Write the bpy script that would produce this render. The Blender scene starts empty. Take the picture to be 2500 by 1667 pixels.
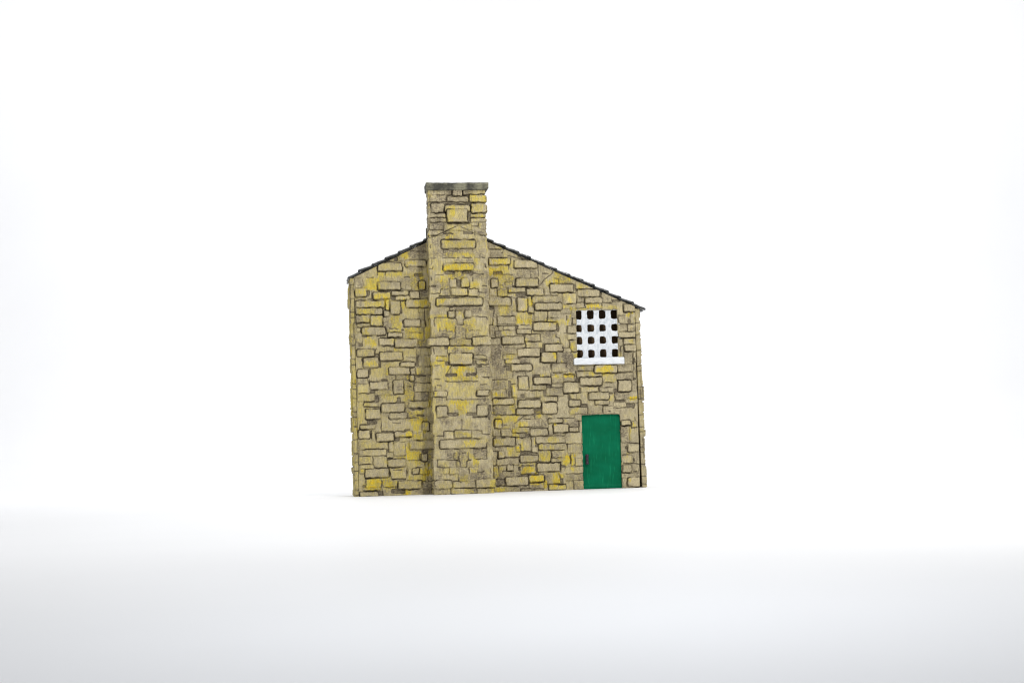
import bpy, bmesh, math
import numpy as np
from mathutils import Matrix, Vector, noise as mnoise

S = 0.001                      # the model is measured in millimetres
scene = bpy.context.scene
C = scene.collection

# ------------------------------------------------------------------ camera
pitch, roll, yaw = math.radians(1.9), math.radians(1.6), math.radians(7.8)
R0 = Vector((1, 0, 0)); FW = Vector((0, math.cos(pitch), math.sin(pitch))); U0 = Vector((0, -math.sin(pitch), math.cos(pitch)))
RR = R0 * math.cos(roll) - U0 * math.sin(roll)
UU = R0 * math.sin(roll) + U0 * math.cos(roll)
CAMH = 113.751 * S
cam_d = bpy.data.cameras.new('camera'); cam = bpy.data.objects.new('camera', cam_d); C.objects.link(cam)
m = Matrix((( RR.x, UU.x, -FW.x, 0), (RR.y, UU.y, -FW.y, 0), (RR.z, UU.z, -FW.z, CAMH), (0, 0, 0, 1)))
cam.matrix_world = m
cam_d.sensor_width = 36; cam_d.lens = 3472 / 2500 * 36
cam_d.shift_y = 139 / 2500
cam_d.clip_start = 0.02; cam_d.clip_end = 60
scene.camera = cam
scene.cycles.pixel_filter_type = 'BLACKMAN_HARRIS'; scene.cycles.filter_width = 1.15

# ------------------------------------------------------------------ studio light
world = bpy.data.worlds.new('World'); scene.world = world; world.use_nodes = True
bg = world.node_tree.nodes['Background']; bg.inputs[0].default_value = (0.93, 0.96, 1, 1); bg.inputs[1].default_value = 0.37
def area(name, loc, aim, sx, sy, watt, col=(1, 1, 1)):
    l = bpy.data.lights.new(name, 'AREA'); l.shape = 'RECTANGLE'; l.size = sx; l.size_y = sy; l.energy = watt; l.color = col
    o = bpy.data.objects.new(name, l); C.objects.link(o); o.location = loc
    o.rotation_euler = (Vector(aim) - Vector(loc)).to_track_quat('-Z', 'Y').to_euler()
    return o
area('overhead_softbox', (0, 3.3, 1.7), (0, 3.3, 0), 3.0, 2.6, 31.5, (1, 1, 1))
area('key_softbox', (1.0, 1.6, 1.6), (0, 3.5, 0.35), 0.26, 0.26, 30, (1, 0.985, 0.95))
area('fill_softbox', (-1.3, 1.2, 0.9), (0, 3.5, 0.35), 0.8, 0.8, 2.6, (0.97, 0.99, 1))
area('backdrop_light', (-1.7, 4.2, 2.4), (-1.9, 6.2, 0.9), 2.0, 0.8, 41, (1, 1, 1))
area('backdrop_light', (1.7, 4.2, 2.4), (1.9, 6.2, 0.9), 2.0, 0.8, 41, (1, 1, 1))
area('added_floor_light', (0.06, 0.90, 0.44), (0.06, 0.90, 0), 0.12, 0.12, 0.72, (0.90, 0.94, 1))  # added lamp out of view, shapes the brightness falloff on the near floor
vs = scene.view_settings
scene.display_settings.display_device = 'sRGB'
vs.view_transform = 'Standard'; vs.look = 'None'; vs.exposure = 0.0; vs.gamma = 1.0; vs.use_curve_mapping = False

# ------------------------------------------------------------------ node helpers
def new_mat(name):
    mt = bpy.data.materials.new(name); mt.use_nodes = True
    nt = mt.node_tree; nt.nodes.clear()
    out = nt.nodes.new('ShaderNodeOutputMaterial'); b = nt.nodes.new('ShaderNodeBsdfPrincipled')
    nt.links.new(b.outputs[0], out.inputs[0])
    return mt, nt, b
class N:
    def __init__(s, nt): s.nt = nt; s.co = nt.nodes.new('ShaderNodeTexCoord').outputs['Object']
    def set(s, sock, v):
        if isinstance(v, bpy.types.NodeSocket): s.nt.links.new(v, sock)
        else: sock.default_value = v
    def mapping(s, sc, rot=(0, 0, 0)):
        n = s.nt.nodes.new('ShaderNodeMapping'); s.nt.links.new(s.co, n.inputs[0])
        n.inputs['Scale'].default_value = sc; n.inputs['Rotation'].default_value = rot; return n.outputs[0]
    def noise(s, sc, detail=3, rough=0.55, vec=None, dist=0):
        n = s.nt.nodes.new('ShaderNodeTexNoise'); s.nt.links.new(vec or s.co, n.inputs['Vector'])
        n.inputs['Scale'].default_value = sc; n.inputs['Detail'].default_value = detail
        n.inputs['Roughness'].default_value = rough; n.inputs['Distortion'].default_value = dist; return n.outputs['Fac']
    def math(s, op, a, b=0.0, clamp=False):
        n = s.nt.nodes.new('ShaderNodeMath'); n.operation = op; n.use_clamp = clamp
        s.set(n.inputs[0], a); s.set(n.inputs[1], b); return n.outputs[0]
    def rng(s, v, a, b, c=0.0, d=1.0):
        n = s.nt.nodes.new('ShaderNodeMapRange'); s.set(n.inputs[0], v)
        for i, x in enumerate((a, b, c, d)): n.inputs[i + 1].default_value = x
        return n.outputs[0]
    def mix(s, f, a, b):
        n = s.nt.nodes.new('ShaderNodeMix'); n.data_type = 'RGBA'
        s.set(n.inputs[0], f)
        for i, x in ((6, a), (7, b)):
            if isinstance(x, tuple): n.inputs[i].default_value = (*x, 1)
            else: s.nt.links.new(x, n.inputs[i])
        return n.outputs[2]
    def mulc(s, a, f):
        n = s.nt.nodes.new('ShaderNodeVectorMath'); n.operation = 'SCALE'; s.nt.links.new(a, n.inputs[0]); s.set(n.inputs['Scale'], f); return n.outputs[0]
    def attr(s, name):
        n = s.nt.nodes.new('ShaderNodeAttribute'); n.attribute_name = name; return n.outputs['Fac']
    def bump(s, h, dist, strength=1.0, prev=None):
        n = s.nt.nodes.new('ShaderNodeBump'); n.inputs['Strength'].default_value = strength; n.inputs['Distance'].default_value = dist
        s.nt.links.new(h, n.inputs['Height'])
        if prev: s.nt.links.new(prev, n.inputs['Normal'])
        return n.outputs[0]

# brushed and washed stone: the pigments ('ochre', 'wash', 'joint', 'tone') are laid per stone on the mesh
def stone_material():
    mt, nt, b = new_mat('painted_stone'); n = N(nt)
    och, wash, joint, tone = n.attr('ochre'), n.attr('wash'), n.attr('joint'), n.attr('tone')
    streak = n.noise(1.0, 5, 0.72, n.mapping((430, 430, 75)))
    streak2 = n.noise(1.0, 4, 0.68, n.mapping((170, 170, 430), (0, 0.35, 0)))
    blot = n.noise(55, 4, 0.6)
    fine = n.noise(800, 3, 0.7)
    base = n.mix(n.rng(blot, 0.40, 0.60), STONE_A, STONE_B)
    # ochre glaze, brushed on unevenly
    f = n.math('MULTIPLY', och, n.rng(streak, 0.30, 0.62, 0.5, 1.35))
    f = n.math('ADD', f, n.rng(n.noise(95, 4, 0.7), 0.40, 0.75, -0.22, 0.26))
    f = n.math('MULTIPLY', f, n.rng(joint, 0.2, 1.0, 1.0, 0.3), True)
    c = n.mix(f, base, OCHRE)
    # thick yellow where the glaze pooled
    c = n.mix(n.rng(n.math('MULTIPLY', och, n.rng(n.noise(160, 3, 0.6), 0.38, 0.60)), 0.62, 1.25, 0, 0.95), c, YELLOW)
    # brown-grey wash dragged over
    g = n.math('MULTIPLY', n.math('ADD', wash, 0.13), n.rng(streak2, 0.40, 0.62, 0.0, 1.5))
    g = n.math('ADD', g, n.math('MULTIPLY', wash, 0.28))
    c = n.mix(n.math('MULTIPLY', g, 0.85, True), c, WASH)
    # worn pale flecks on the high brush ridges
    c = n.mix(n.rng(streak2, 0.58, 0.74, 0, 0.5), c, PALE)
    c = n.mulc(c, n.math('ADD', n.math('MULTIPLY', n.rng(fine, 0.25, 0.75, 0.82, 1.16), n.rng(streak, 0.36, 0.66, 0.76, 1.20)), tone))
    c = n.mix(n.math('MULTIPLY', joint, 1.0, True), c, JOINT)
    nt.links.new(c, b.inputs['Base Color'])
    b.inputs['Roughness'].default_value = 0.62; b.inputs['Specular IOR Level'].default_value = 0.35
    b1 = n.bump(streak, 0.0010, 0.85); b2 = n.bump(streak2, 0.0005, 0.6, b1)
    nt.links.new(b2, b.inputs['Normal'])
    return mt
STONE_A, STONE_B = (0.475, 0.405, 0.245), (0.385, 0.325, 0.20)
OCHRE, YELLOW = (0.53, 0.42, 0.06), (0.66, 0.46, 0.012)
WASH, PALE, JOINT = (0.15, 0.12, 0.078), (0.62, 0.55, 0.36), (0.036, 0.025, 0.013)
M_STONE = stone_material()

def simple(name, c1, c2, scale, rough=0.5, bump=0.0003, spec=0.4, streak=None, lo=0.35, hi=0.65):
    mt, nt, b = new_mat(name); n = N(nt)
    v = n.mapping(streak) if streak else None
    t = n.noise(scale, 4, 0.65, v)
    nt.links.new(n.mix(n.rng(t, lo, hi), c1, c2), b.inputs['Base Color'])
    b.inputs['Roughness'].default_value = rough; b.inputs['Specular IOR Level'].default_value = spec
    nt.links.new(n.bump(t, bump, 0.8), b.inputs['Normal'])
    return mt
M_SLATE = simple('slate_paint', (0.006, 0.007, 0.007), (0.026, 0.030, 0.029), 1.0, 0.28, 0.0006, 0.5, (260, 60, 260))
M_SLATE.node_tree.nodes['Principled BSDF'].inputs['Coat Weight'].default_value = 0.55
M_SLATE.node_tree.nodes['Principled BSDF'].inputs['Coat IOR'].default_value = 1.9
M_SLATE.node_tree.nodes['Principled BSDF'].inputs['Coat Roughness'].default_value = 0.12
M_WHITE = simple('white_paint', (0.67, 0.69, 0.71), (0.44, 0.48, 0.52), 1.0, 0.4, 0.0006, 0.45, (190, 190, 110), 0.44, 0.70)
M_SILL = simple('sill_paint', (0.74, 0.76, 0.78), (0.55, 0.58, 0.61), 1.0, 0.38, 0.0006, 0.45, (60, 200, 260), 0.45, 0.75)
M_BLACK = simple('handle_paint', (0.018, 0.010, 0.018), (0.04, 0.03, 0.045), 300, 0.4, 0.0006)
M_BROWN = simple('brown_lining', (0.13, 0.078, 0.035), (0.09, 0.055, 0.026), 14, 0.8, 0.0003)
M_CAP = None
def cap_material():
    mt, nt, b = new_mat('weathered_cap'); n = N(nt)
    st = n.noise(1.0, 4, 0.65, n.mapping((70, 70, 500)))
    bl = n.noise(38, 3, 0.6)
    c = n.mix(n.rng(bl, 0.42, 0.62), (0.060, 0.058, 0.047), (0.22, 0.21, 0.145))
    c = n.mix(n.rng(st, 0.5, 0.68, 0, 0.8), c, (0.03, 0.03, 0.024))
    nt.links.new(c, b.inputs['Base Color']); b.inputs['Roughness'].default_value = 0.65; b.inputs['Specular IOR Level'].default_value = 0.15
    nt.links.new(n.bump(st, 0.0006, 0.8), b.inputs['Normal']); return mt
M_CAP = cap_material()
def door_material():
    mt, nt, b = new_mat('green_door_paint'); n = N(nt)
    st = n.noise(1.0, 4, 0.6, n.mapping((330, 330, 28), (0, 0.10, 0)))
    bl = n.noise(22, 3, 0.6)
    w = nt.nodes.new('ShaderNodeTexWave'); w.wave_type = 'BANDS'; w.bands_direction = 'Z'; w.inputs['Scale'].default_value = 105
    w.inputs['Distortion'].default_value = 0.6; nt.links.new(n.co, w.inputs['Vector'])
    c = n.mix(n.rng(bl, 0.3, 0.7), (0.0005, 0.105, 0.045), (0.001, 0.145, 0.068))
    c = n.mix(n.rng(st, 0.56, 0.74, 0, 0.6), c, (0.012, 0.27, 0.12))
    nt.links.new(c, b.inputs['Base Color']); b.inputs['Roughness'].default_value = 0.5; b.inputs['Specular IOR Level'].default_value = 0.06
    n1 = n.bump(w.outputs['Fac'], 0.0003, 0.5); nt.links.new(n.bump(st, 0.0006, 0.7, n1), b.inputs['Normal'])
    return mt
M_DOOR = door_material()
def paper_material():
    mt, nt, b = new_mat('white_paper'); n = N(nt)
    c = n.mix(n.rng(n.noise(2.2, 3, 0.5), 0.3, 0.7), (0.81, 0.812, 0.822), (0.83, 0.832, 0.842))
    nt.links.new(c, b.inputs['Base Color']); b.inputs['Roughness'].default_value = 0.55; b.inputs['Specular IOR Level'].default_value = 0.25
    return mt
M_PAPER = paper_material()

# ------------------------------------------------------------------ the stones: S raised, p flush, M bare mortar, G grey wash, Y/W ochre, L joints
# left bottom right top (or a polyline), tenths of a millimetre on the wall 'w' and the chimney 'c'
DATA = {
    ('c', 'G'):
        '2207 5887 2783 5968;2163 4854 2307 4969;1880 6053 2110 6283;2963 6090 3229 6228;3049 5766 3200 6078;2500 5620 2904 5724;2596 5355 2780 5424;2887 5352 '
        '2968 5606;3058 4900 3220 5038;2297 4468 3069 4583;2314 3425 2682 3517;1879 3413 2040 3573;2844 3831 3005 3946;2836 4371 3090 4521;2891 3392 3191 3599;'
        '1935 3812 2210 3915;2269 3016 2441 3096;2917 2286 3136 2378;3160 1789 3230 2144;2777 1829 3146 1880;1961 1737 2178 1851;2867 2160 3155 2229;2946 2515 '
        '3108 2630;2207 2863 2414 2932;1929 2297 2146 2366;2416 1578 2519 1807;2099 848 2282 1104;2742 850 3087 1101;1879 354 2004 490;2658 346 3221 483;2880 5'
        '17 3007 643;2184 652 2344 811;2743 964 3088 1101;2855 36 3120 133;2857 1341 3018 1490;2213 7064 2854 7102;1878 6874 2210 7079;1884 7130 2241 7271;1866'
        ' 6310 2275 6733;3059 6443 3226 6701;2963 6315 3220 6418;1939 7309 2400 7437;2425 7282 2669 7436',
    ('c', 'L'):
        '2134 6201 2935 6201;2151 5971 2172 5890;2894 5964 2898 5895;1846 5738 1984 5748;2156 5752 2456 5755;2513 5749 2554 5748;2629 5753 2848 5751;2917 5754 '
        '3033 5753;3062 5761 3172 5745;1875 5726 1877 5606;1910 5548 1891 5496 1817 5491;3179 5592 3183 5511 3211 5499;1973 5338 2157 5332;2885 5422 2889 5353 '
        '3126 5344;1852 5284 1849 5204;2870 5272 2873 5180;1847 4883 2053 4880 2079 4983 2119 4994;2171 4979 2263 4980;2304 5014 2321 4819 2730 4813;2781 4995 '
        '2989 4994 3016 4902 3171 4894;2592 4815 2961 4804;2028 4811 2303 4790;1958 4766 1960 4594;1860 6060 1864 5997;1884 6301 2010 6300;1912 4296 2233 4296;'
        '2832 4310 3178 4299 3211 4241;2427 4460 2422 4288 2456 4241 2453 4126 2607 4107 2611 4250 2808 4287;2640 4457 2641 4296;2037 4053 2035 3961 2327 3956;'
        '2192 4050 2190 3970;2411 4070 2403 3789 2265 3780 2255 3631;2662 3997 2662 3778 2806 3764 2813 3615;2932 3975 3025 3968;2753 3964 2892 3970;2232 3608 '
        '2847 3597;2232 3605 2847 3593;2206 3511 2210 3419 2249 3155 2800 3138;1933 3362 2168 3357;1930 3247 2113 3244;2899 3372 3129 3362;2842 3402 2833 3293 '
        '3172 3246;3033 3220 3149 3218;2895 3234 2904 3142 3192 3131;1853 3129 2013 3131;2288 3131 2180 2950;2890 3062 2893 2947;1900 4284 1906 4078;1858 3575 '
        '1871 3403;2274 4543 2295 4473;2135 2747 2180 2729 2927 2726;2134 2743 2180 2725 2927 2723;2157 2300 2455 2288;2489 2287 2558 2287;2593 2296 2915 2283;'
        '2915 2288 3192 2282;2128 2512 2179 2477 2171 2409;2892 2507 2884 2392;2153 2363 2152 2306;1928 1866 2180 1865;2983 2654 3133 2645;3057 2825 3184 2822 '
        '3171 2788;1861 2810 2009 2784;1937 2654 2040 2646;2817 1621 2886 1624;1871 1423 2054 1418 2073 1520;2102 1531 2320 1513 2355 1558 2734 1548 2734 1354 '
        '2338 1353;2320 1513 2315 1331;2745 1525 2987 1530 3013 1432 3203 1421;2786 1341 2924 1332;2074 1337 2315 1331;2511 1806 2505 1566;1868 2633 1872 2541;'
        '2327 1346 2740 1340;2809 1327 2924 1324;2415 1001 2427 806 2451 652 2595 642 2610 801 2703 816;2639 995 2640 823 2703 816;2501 1001 2581 998;1901 845 '
        '2290 833;2830 835 3094 833;2830 838 3095 836;2805 339 2805 133;2395 477 2397 317 2447 281;2259 316 2391 317;2657 606 2660 503;2867 519 3005 515 3017 5'
        '38;1912 833 1897 663 2159 655;3105 1210 3095 844;1833 -4 2199 -7 2807 2;2197 141 2193 -7;3169 613 3201 498;2402 7449 2411 7302 2288 7283 2265 7129;183'
        '1 7116 3228 7108;2212 7065 2854 7068;1875 6858 2271 6860;2220 6886 2271 6872;1872 6738 2261 6734;1856 6623 2252 6623;2277 6622 2854 6612;2860 6841 321'
        '4 6844;2857 6732 3243 6730;3047 6598 3038 6521 2890 6516;2200 6604 2189 6437 1864 6440;2860 7062 2861 6882 2810 6876 2797 6626;2673 7268 2834 7287 283'
        '6 7120;2684 7448 2680 7294 3207 7299;2327 6577 2508 6615;1827 6235 2156 6367 2324 6449 2525 6527;2607 6505 2937 6361 3218 6263',
    ('c', 'M'):
        '2181 5348 2434 5434;2613 5355 2780 5424;2791 5307 2872 5434;1828 5031 1966 5083;2485 5023 2577 5213;3095 5038 3222 5073;2029 4804 2304 4838;2144 2868 '
        '2420 2931;2638 2864 2903 2932;2317 3109 2800 3143;2813 3109 2893 3235;2891 3061 3029 3118;2146 3122 2249 3236;2133 3523 2214 3615;2144 2864 2420 2938;'
        '2638 2859 2903 2934;2176 1897 2428 1977;2618 1891 2877 1977;2777 1840 3146 1880;3160 1789 3230 2144;2313 814 2404 837;2763 53 2844 122;2283 125 2787 1'
        '53;2275 7257 2416 7280;2692 7251 2833 7284;2226 6841 2284 6892;2806 6625 2858 6869;2277 6582 2841 6621;2181 6328 2424 6366;2661 6330 2924 6395',
    ('c', 'S'):
        '2119 5981 2955 6183;2151 5441 2909 5616;2301 5025 2474 5238;2587 5027 2768 5246;2335 4822 2730 5000;1962 4586 3096 4770;2241 4297 2413 4464;2659 4294 '
        '2822 4465;1799 3618 2246 3809;2822 3616 3255 3812;2252 3144 2815 3419;1840 2378 2166 2504;2891 2377 3219 2503;1903 1881 2172 2143;2891 1885 3150 2148;'
        '1966 1112 3093 1312;1835 146 2228 351;2814 143 3251 343;2432 7275 2669 7455;2844 7119 3237 7293;2235 6890 2851 7038;2282 6627 2781 6935;1891 6867 2210'
        ' 7085;2883 6855 3224 7080',
    ('c', 'W'):
        '2341 4827 2721 5000;2646 4581 3084 4765;1864 5363 2140 5731;1855 5088 2085 5317;2313 5036 2474 5232;1878 3811 2383 3960;2275 3631 2798 3769;2827 3623 '
        '3197 3795;1799 3621 1891 4262;2719 3808 3180 4107;2264 3161 2815 3402;2175 2335 2588 2724;2669 1238 3107 1315;1800 1266 1891 2279;2520 1573 2796 1836;'
        '1827 2596 2136 3030;2588 2327 2910 2693;2186 2012 2806 2172;1908 465 2170 818;2031 494 2397 642;2278 330 2393 456;1863 157 2228 328;2251 172 2320 309;'
        '2264 1115 2539 1184;2473 655 2611 974;2437 6652 2847 7037;2695 7306 3067 7422;2197 6435 2864 6563;2322 6243 2603 6474',
    ('c', 'Y'):
        '2119 5981 2955 6175;2159 5772 2908 5887;2151 5438 2909 5616;2150 5438 2908 5564;2295 5242 2721 5403;2083 4993 2267 5315;2589 5033 2762 5240;2783 4995 '
        '3038 5157;2901 5421 3016 5721;1962 4593 2186 4776;3214 5880 3249 6169;1821 4305 2222 4374;1919 3983 2332 4281;2204 3968 2445 4186;2442 4309 2615 4458;'
        '2631 3995 2896 4271;2676 3800 2751 3961;2225 3517 2846 3574;1955 3273 2218 3353;1849 3137 2146 3252;2188 2955 2878 3104;2462 2852 2565 3104;2917 3151 '
        '3125 3232;2136 2744 2929 2859;2369 2814 2598 3031;2190 2172 2810 2287;2438 1897 2634 2286;1840 2381 1932 2506;2341 1362 2524 1533;2627 1367 2730 1470;'
        '2304 843 2407 980;2356 671 2436 796;2648 821 2808 980;2725 670 2886 898;2667 494 2868 637;2404 279 2645 473;2224 28 2809 108;2553 1131 2783 1314;3157 '
        '-5 3261 337;2844 7126 3231 7280;2244 6629 2436 7026;2889 6868 3172 7035;2884 6740 3206 6817;2920 6625 3010 6714;1835 7144 1886 7438;1829 6990 1880 711'
        '8;1797 6248 1861 6376;3044 6444 3109 6598;2217 6231 2448 6334',
    ('c', 'p'):
        '2753 4806 2986 4984;2269 3626 2798 3775;2682 3788 2832 3961;2911 3139 3205 3237;2899 2831 3233 3058;2285 4470 2774 4550;2834 3249 3151 3359;2330 1354 '
        '2737 1548;2748 1339 2990 1516;2100 1334 2317 1516;2180 491 2397 645;2662 494 2868 642;2251 153 2801 301;1801 -1 2189 147;2212 0 2831 119;2843 -12 3257'
        ' 125;2031 508 2169 645;2304 837 2407 985;2356 671 2436 796;1837 7303 2400 7437;2688 7299 3242 7441;1877 7123 2248 7284;2286 7125 2812 7250;1880 6745 2'
        '256 6845;2859 6742 3213 6827;1864 6628 2253 6726;2856 6627 3242 6720;1853 6445 2191 6573;2204 6422 2864 6570;3051 6443 3225 6611;1830 6311 2168 6432;2'
        '963 6302 3220 6431',
    ('w', 'G'):
        '1373 5788 1799 5981;1618 4842 1824 5021;1634 5994 1833 6193;60 5130 228 5356;47 4635 201 4790;38 4267 178 4437;638 5256 1019 5362;1336 5482 1734 5611;'
        '196 3308 463 3392;317 2516 443 2608;43 2748 211 2888;1426 2312 1759 2517;408 2810 591 2866;952 2544 1121 2742;236 1753 509 1873;593 44 1127 170;1568 1'
        '014 1717 1106;466 -2 592 125;1296 7 1832 134;1553 144 1850 270;597 1936 766 2020;3334 4351 3554 4597;3299 5063 3381 5310;3980 5299 4547 5491;4579 5431'
        ' 4940 5651;3347 5815 3677 6020;4527 4675 4915 4757;3353 6062 3600 6213;4583 5074 4736 5349;3840 5797 4075 5865;4809 4328 5087 4465;4006 4820 4241 4930'
        ';3305 3186 3607 3622;3305 3186 3607 3622;3336 2912 3692 3144;5162 3013 5354 3356;3312 3657 3586 4141;3666 3452 3969 3643;4612 3681 4861 3956;4562 2956'
        ' 4811 3134;3855 2860 4185 2983;3528 2910 3679 3155;3457 3867 3539 4004;3330 2789 3701 2871;3380 2557 3722 2706;3676 2334 3813 2539;4043 3171 4360 3308'
        ';4060 2312 4157 2490;3330 1030 3624 1132;3313 162 3594 311;3313 162 3594 311;4576 1803 4735 1898;4571 1571 4716 1775;3455 336 3620 526;3729 374 3976 4'
        '76;3364 1994 3707 2144;4247 1604 4564 1768;3642 670 3806 792;4933 1000 5099 1082;4257 106 4519 174;4113 1799 4361 1895;3945 703 3986 812;5149 3120 540'
        '0 3406;5149 3120 5400 3406;6199 4672 6311 4796;6583 3924 6991 4013;5205 5119 5456 5194;6701 3115 6898 3391;6661 4153 6746 4305;5699 2964 5916 3081;523'
        '0 2974 5396 3345;6461 2230 6770 2354;6503 2711 6883 2808;6401 2156 6682 2218;6891 2457 6989 2678;5252 1451 5475 1711;6407 1875 6589 1971;6573 1241 674'
        '1 1540;6539 2932 6820 3056;6582 1284 6742 1504;6819 617 6996 900;6819 420 6995 577;5209 240 5558 365;6599 844 6711 970;6629 274 6982 368;3309 169 3581'
        ' 304;3309 169 3581 304;3636 105 3751 162;3894 80 4182 151',
    ('w', 'L'):
        '582 5621 581 5422;777 5505 774 5406;294 5364 477 5355;1232 5365 1374 5360;1390 6000 1781 5996;1196 5614 1187 5522;586 5510 1193 5503;141 4255 351 4252'
        ';503 4424 686 4428;1154 5060 1238 5045;427 5027 415 4822;330 4823 429 4821;1408 5021 1606 5012;1772 4839 1872 4837;1721 4526 1701 4299 1746 4113;1175 '
        '4790 1253 4775;833 4098 1045 4087;1325 3997 1481 3987 1608 3974;559 3854 555 3685;647 3683 858 3679;616 3870 785 3865;742 4134 786 3921;950 3678 963 3'
        '635;1225 3382 1436 3374;1165 3270 1398 3265;988 3524 1150 3518;85 2519 330 2513;1242 2664 1326 2658;953 2956 950 2843;778 2747 775 2613;1689 4105 1681'
        ' 3792;1421 2755 1831 2741;1421 2750 1831 2739;164 2310 155 2226;182 2190 574 2173;583 2244 577 2007;497 3601 466 3489;1407 2790 1395 2309;114 1148 450'
        ' 1146;464 1146 619 1141;124 982 306 977;860 1776 1043 1771;98 781 315 777;355 966 358 790 397 691;845 621 1041 615;1217 849 1513 841;1229 1890 1497 18'
        '80;559 981 699 973;558 377 546 208 583 -4;638 210 848 203;950 336 939 168;740 652 797 418;1349 507 1645 495;1381 668 1551 663;1691 610 1690 327;230 18'
        '77 567 1875;166 396 177 290;167 139 510 132;742 1314 745 1131;1555 1108 1548 840;574 1868 574 1586;3350 6036 3721 6029;3721 6025 3684 5936;3688 5813 3'
        '344 5814;3841 5866 4060 5802;3969 5742 3963 5556 4385 5545;4371 5545 4368 5449;4392 5400 4389 5297;4568 5667 4580 5350;4693 5408 4838 5402;3683 5395 3'
        '931 5389;3614 5135 3676 5135;3997 5281 3992 5110;4995 5277 5099 5268 5095 5158 4887 5161 4851 5113 4853 4948 4892 4865;4946 5511 4936 5415 4708 5225 4'
        '579 5068;3797 5030 3808 4948 4243 4942;4259 5031 4254 4860 5059 4852;4716 5032 4719 4874;4880 4934 5406 4927;5164 5123 5412 5117;3915 4809 4018 4808;4'
        '399 4830 4401 4679 5137 4669;4451 4493 5104 4488;5289 4649 5398 4645;4790 4474 4793 4316 4755 4207;4862 4299 5056 4296;4415 4206 5025 4189;4295 4571 4'
        '284 4434 4449 4411 4440 4349;3999 4630 4009 4479 4257 4462;3571 4595 3577 4540;3633 4351 3964 4343 3975 4247;3529 5047 3530 4856 3895 4837;3432 4515 3'
        '427 4351;3841 5633 3838 5523;5266 4337 5263 4240;4109 4126 4316 4123;3964 4119 4026 4111;4401 4194 5011 4187;4401 4181 4396 4003;4277 3717 4602 3711 4'
        '586 3876;4227 3903 4586 3892;4201 3718 4217 3561;4989 3910 4986 3814 5069 3785 5107 3654 4663 3655;3710 3406 3951 3401;3672 3270 3669 3181 3958 3169;4'
        '573 3437 4580 3191 4801 3166;4986 3320 4982 3176 5231 3164;4364 3127 4361 3017;4194 2980 4198 2870;4377 2880 4371 2648 4785 2632;4356 2634 4688 2620;3'
        '997 2847 3988 2520 4256 2500;4256 2500 4684 2493;4835 2925 4825 2569 5116 2549 5126 2426;3806 2678 3930 2675;3838 2332 4030 2300;4625 2348 4971 2333 4'
        '981 2210;4621 2211 4953 2197;3967 2288 3963 2127;3397 4272 3394 4149 3305 4146;3501 4277 3504 4168 3945 4158;3660 4097 3658 4015 3816 4005;3337 3809 3'
        '453 3807;5184 3900 5253 3895;5297 3733 5371 3732;5324 3698 5327 3561;5126 2899 5345 2873;3678 2513 3690 2458;3823 2523 3824 2319;4572 2192 4569 2113;5'
        '273 4084 5268 3919;4383 1878 4388 1796;3332 1917 3936 1902;3377 1794 3371 1576 3761 1553 3799 1456 4239 1438;3527 1545 3523 1369 4119 1325;4713 1569 4'
        '708 1391;4854 1647 4846 1388 5094 1347;4278 1348 4267 953 4432 942;4292 1362 4789 1348;4395 1332 4397 1175 5089 1162;3956 1166 4011 1151 4006 995 4268'
        ' 978;4459 1152 4462 1009 5112 991;4786 993 4788 843 4757 708;4788 812 5023 805;4024 640 4313 632;4453 710 5005 687;4260 239 4584 215 4595 358;4355 433'
        ' 4582 406;4956 415 4980 305;3447 637 3439 339;3398 815 3393 666 3325 654;3530 669 3805 661;3540 519 3814 515;3322 322 3603 320;3424 1018 3426 841 3617'
        ' 829;4658 158 5059 153;4196 397 4195 125;3878 1332 3887 1141;4112 1796 4263 1788;3613 1645 3695 1643;5149 1783 5313 1786;5185 1146 5182 1023;5274 856 '
        '5268 652;4114 1864 3875 1679;3307 1021 3417 1011;5198 4927 5526 4916 5532 4647;5285 4647 5434 4644;5738 4789 5738 4541;5514 4530 5716 4523;6168 4645 6'
        '166 4576;6730 4623 6717 4430 7005 4412;6580 4328 6749 4332;6580 4321 6588 4127 6812 4110 6996 4107;6812 4096 6807 3930;6563 3775 6999 3761;6689 3759 6'
        '683 3580 6721 3434 7002 3408;6618 3533 6615 3422;5264 4341 5262 4245;5402 4284 5405 4133 5494 4104;5278 4080 5272 3901 5502 3897;5316 3721 5318 3556 5'
        '363 3446 5488 3436;5295 3735 5414 3733;5157 3532 5338 3528;6692 3407 6682 3103;6438 4738 6436 4669;6931 3389 6950 3098;6172 4783 6204 4658 6393 4656;5'
        '497 5123 5501 5013;5530 2956 5809 2950;5925 3085 5913 2934;5152 2874 5416 2876 5427 2779;5467 2950 5469 2778 5538 2770;5972 2802 6112 2802;5547 2591 6'
        '021 2588;6199 2660 6388 2651;6202 2540 6370 2539;6040 2519 6052 2429;5757 2401 5760 2250;5919 2219 5923 2109 6265 2080;5561 2131 5721 2127 5721 1894;5'
        '253 2077 5712 2052;6117 2070 6119 1884;6389 2015 6929 2002;5139 2683 5508 2681;5145 2422 5569 2405;6435 2386 6444 2220;6867 2693 6866 2431;6535 2422 6'
        '844 2415;6923 2913 6930 2706;7007 3133 6996 2760;6253 1925 6309 1924;6572 1570 6803 1564;6834 1646 6836 1495;6844 1519 6956 1516;6922 1768 6927 1685;5'
        '106 1793 5383 1786;5095 1444 5498 1427 5506 1707;5252 1563 5488 1557;6579 1562 6827 1547;6588 830 6773 833;6582 619 6999 598;6566 383 6983 371;6856 40'
        '6 6936 408;6691 262 6685 58 6988 17;5238 1565 5484 1558;5257 853 5259 665;5497 1723 5504 1425;5116 404 5553 394;5317 226 5327 23;4650 160 5106 141;466'
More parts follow.
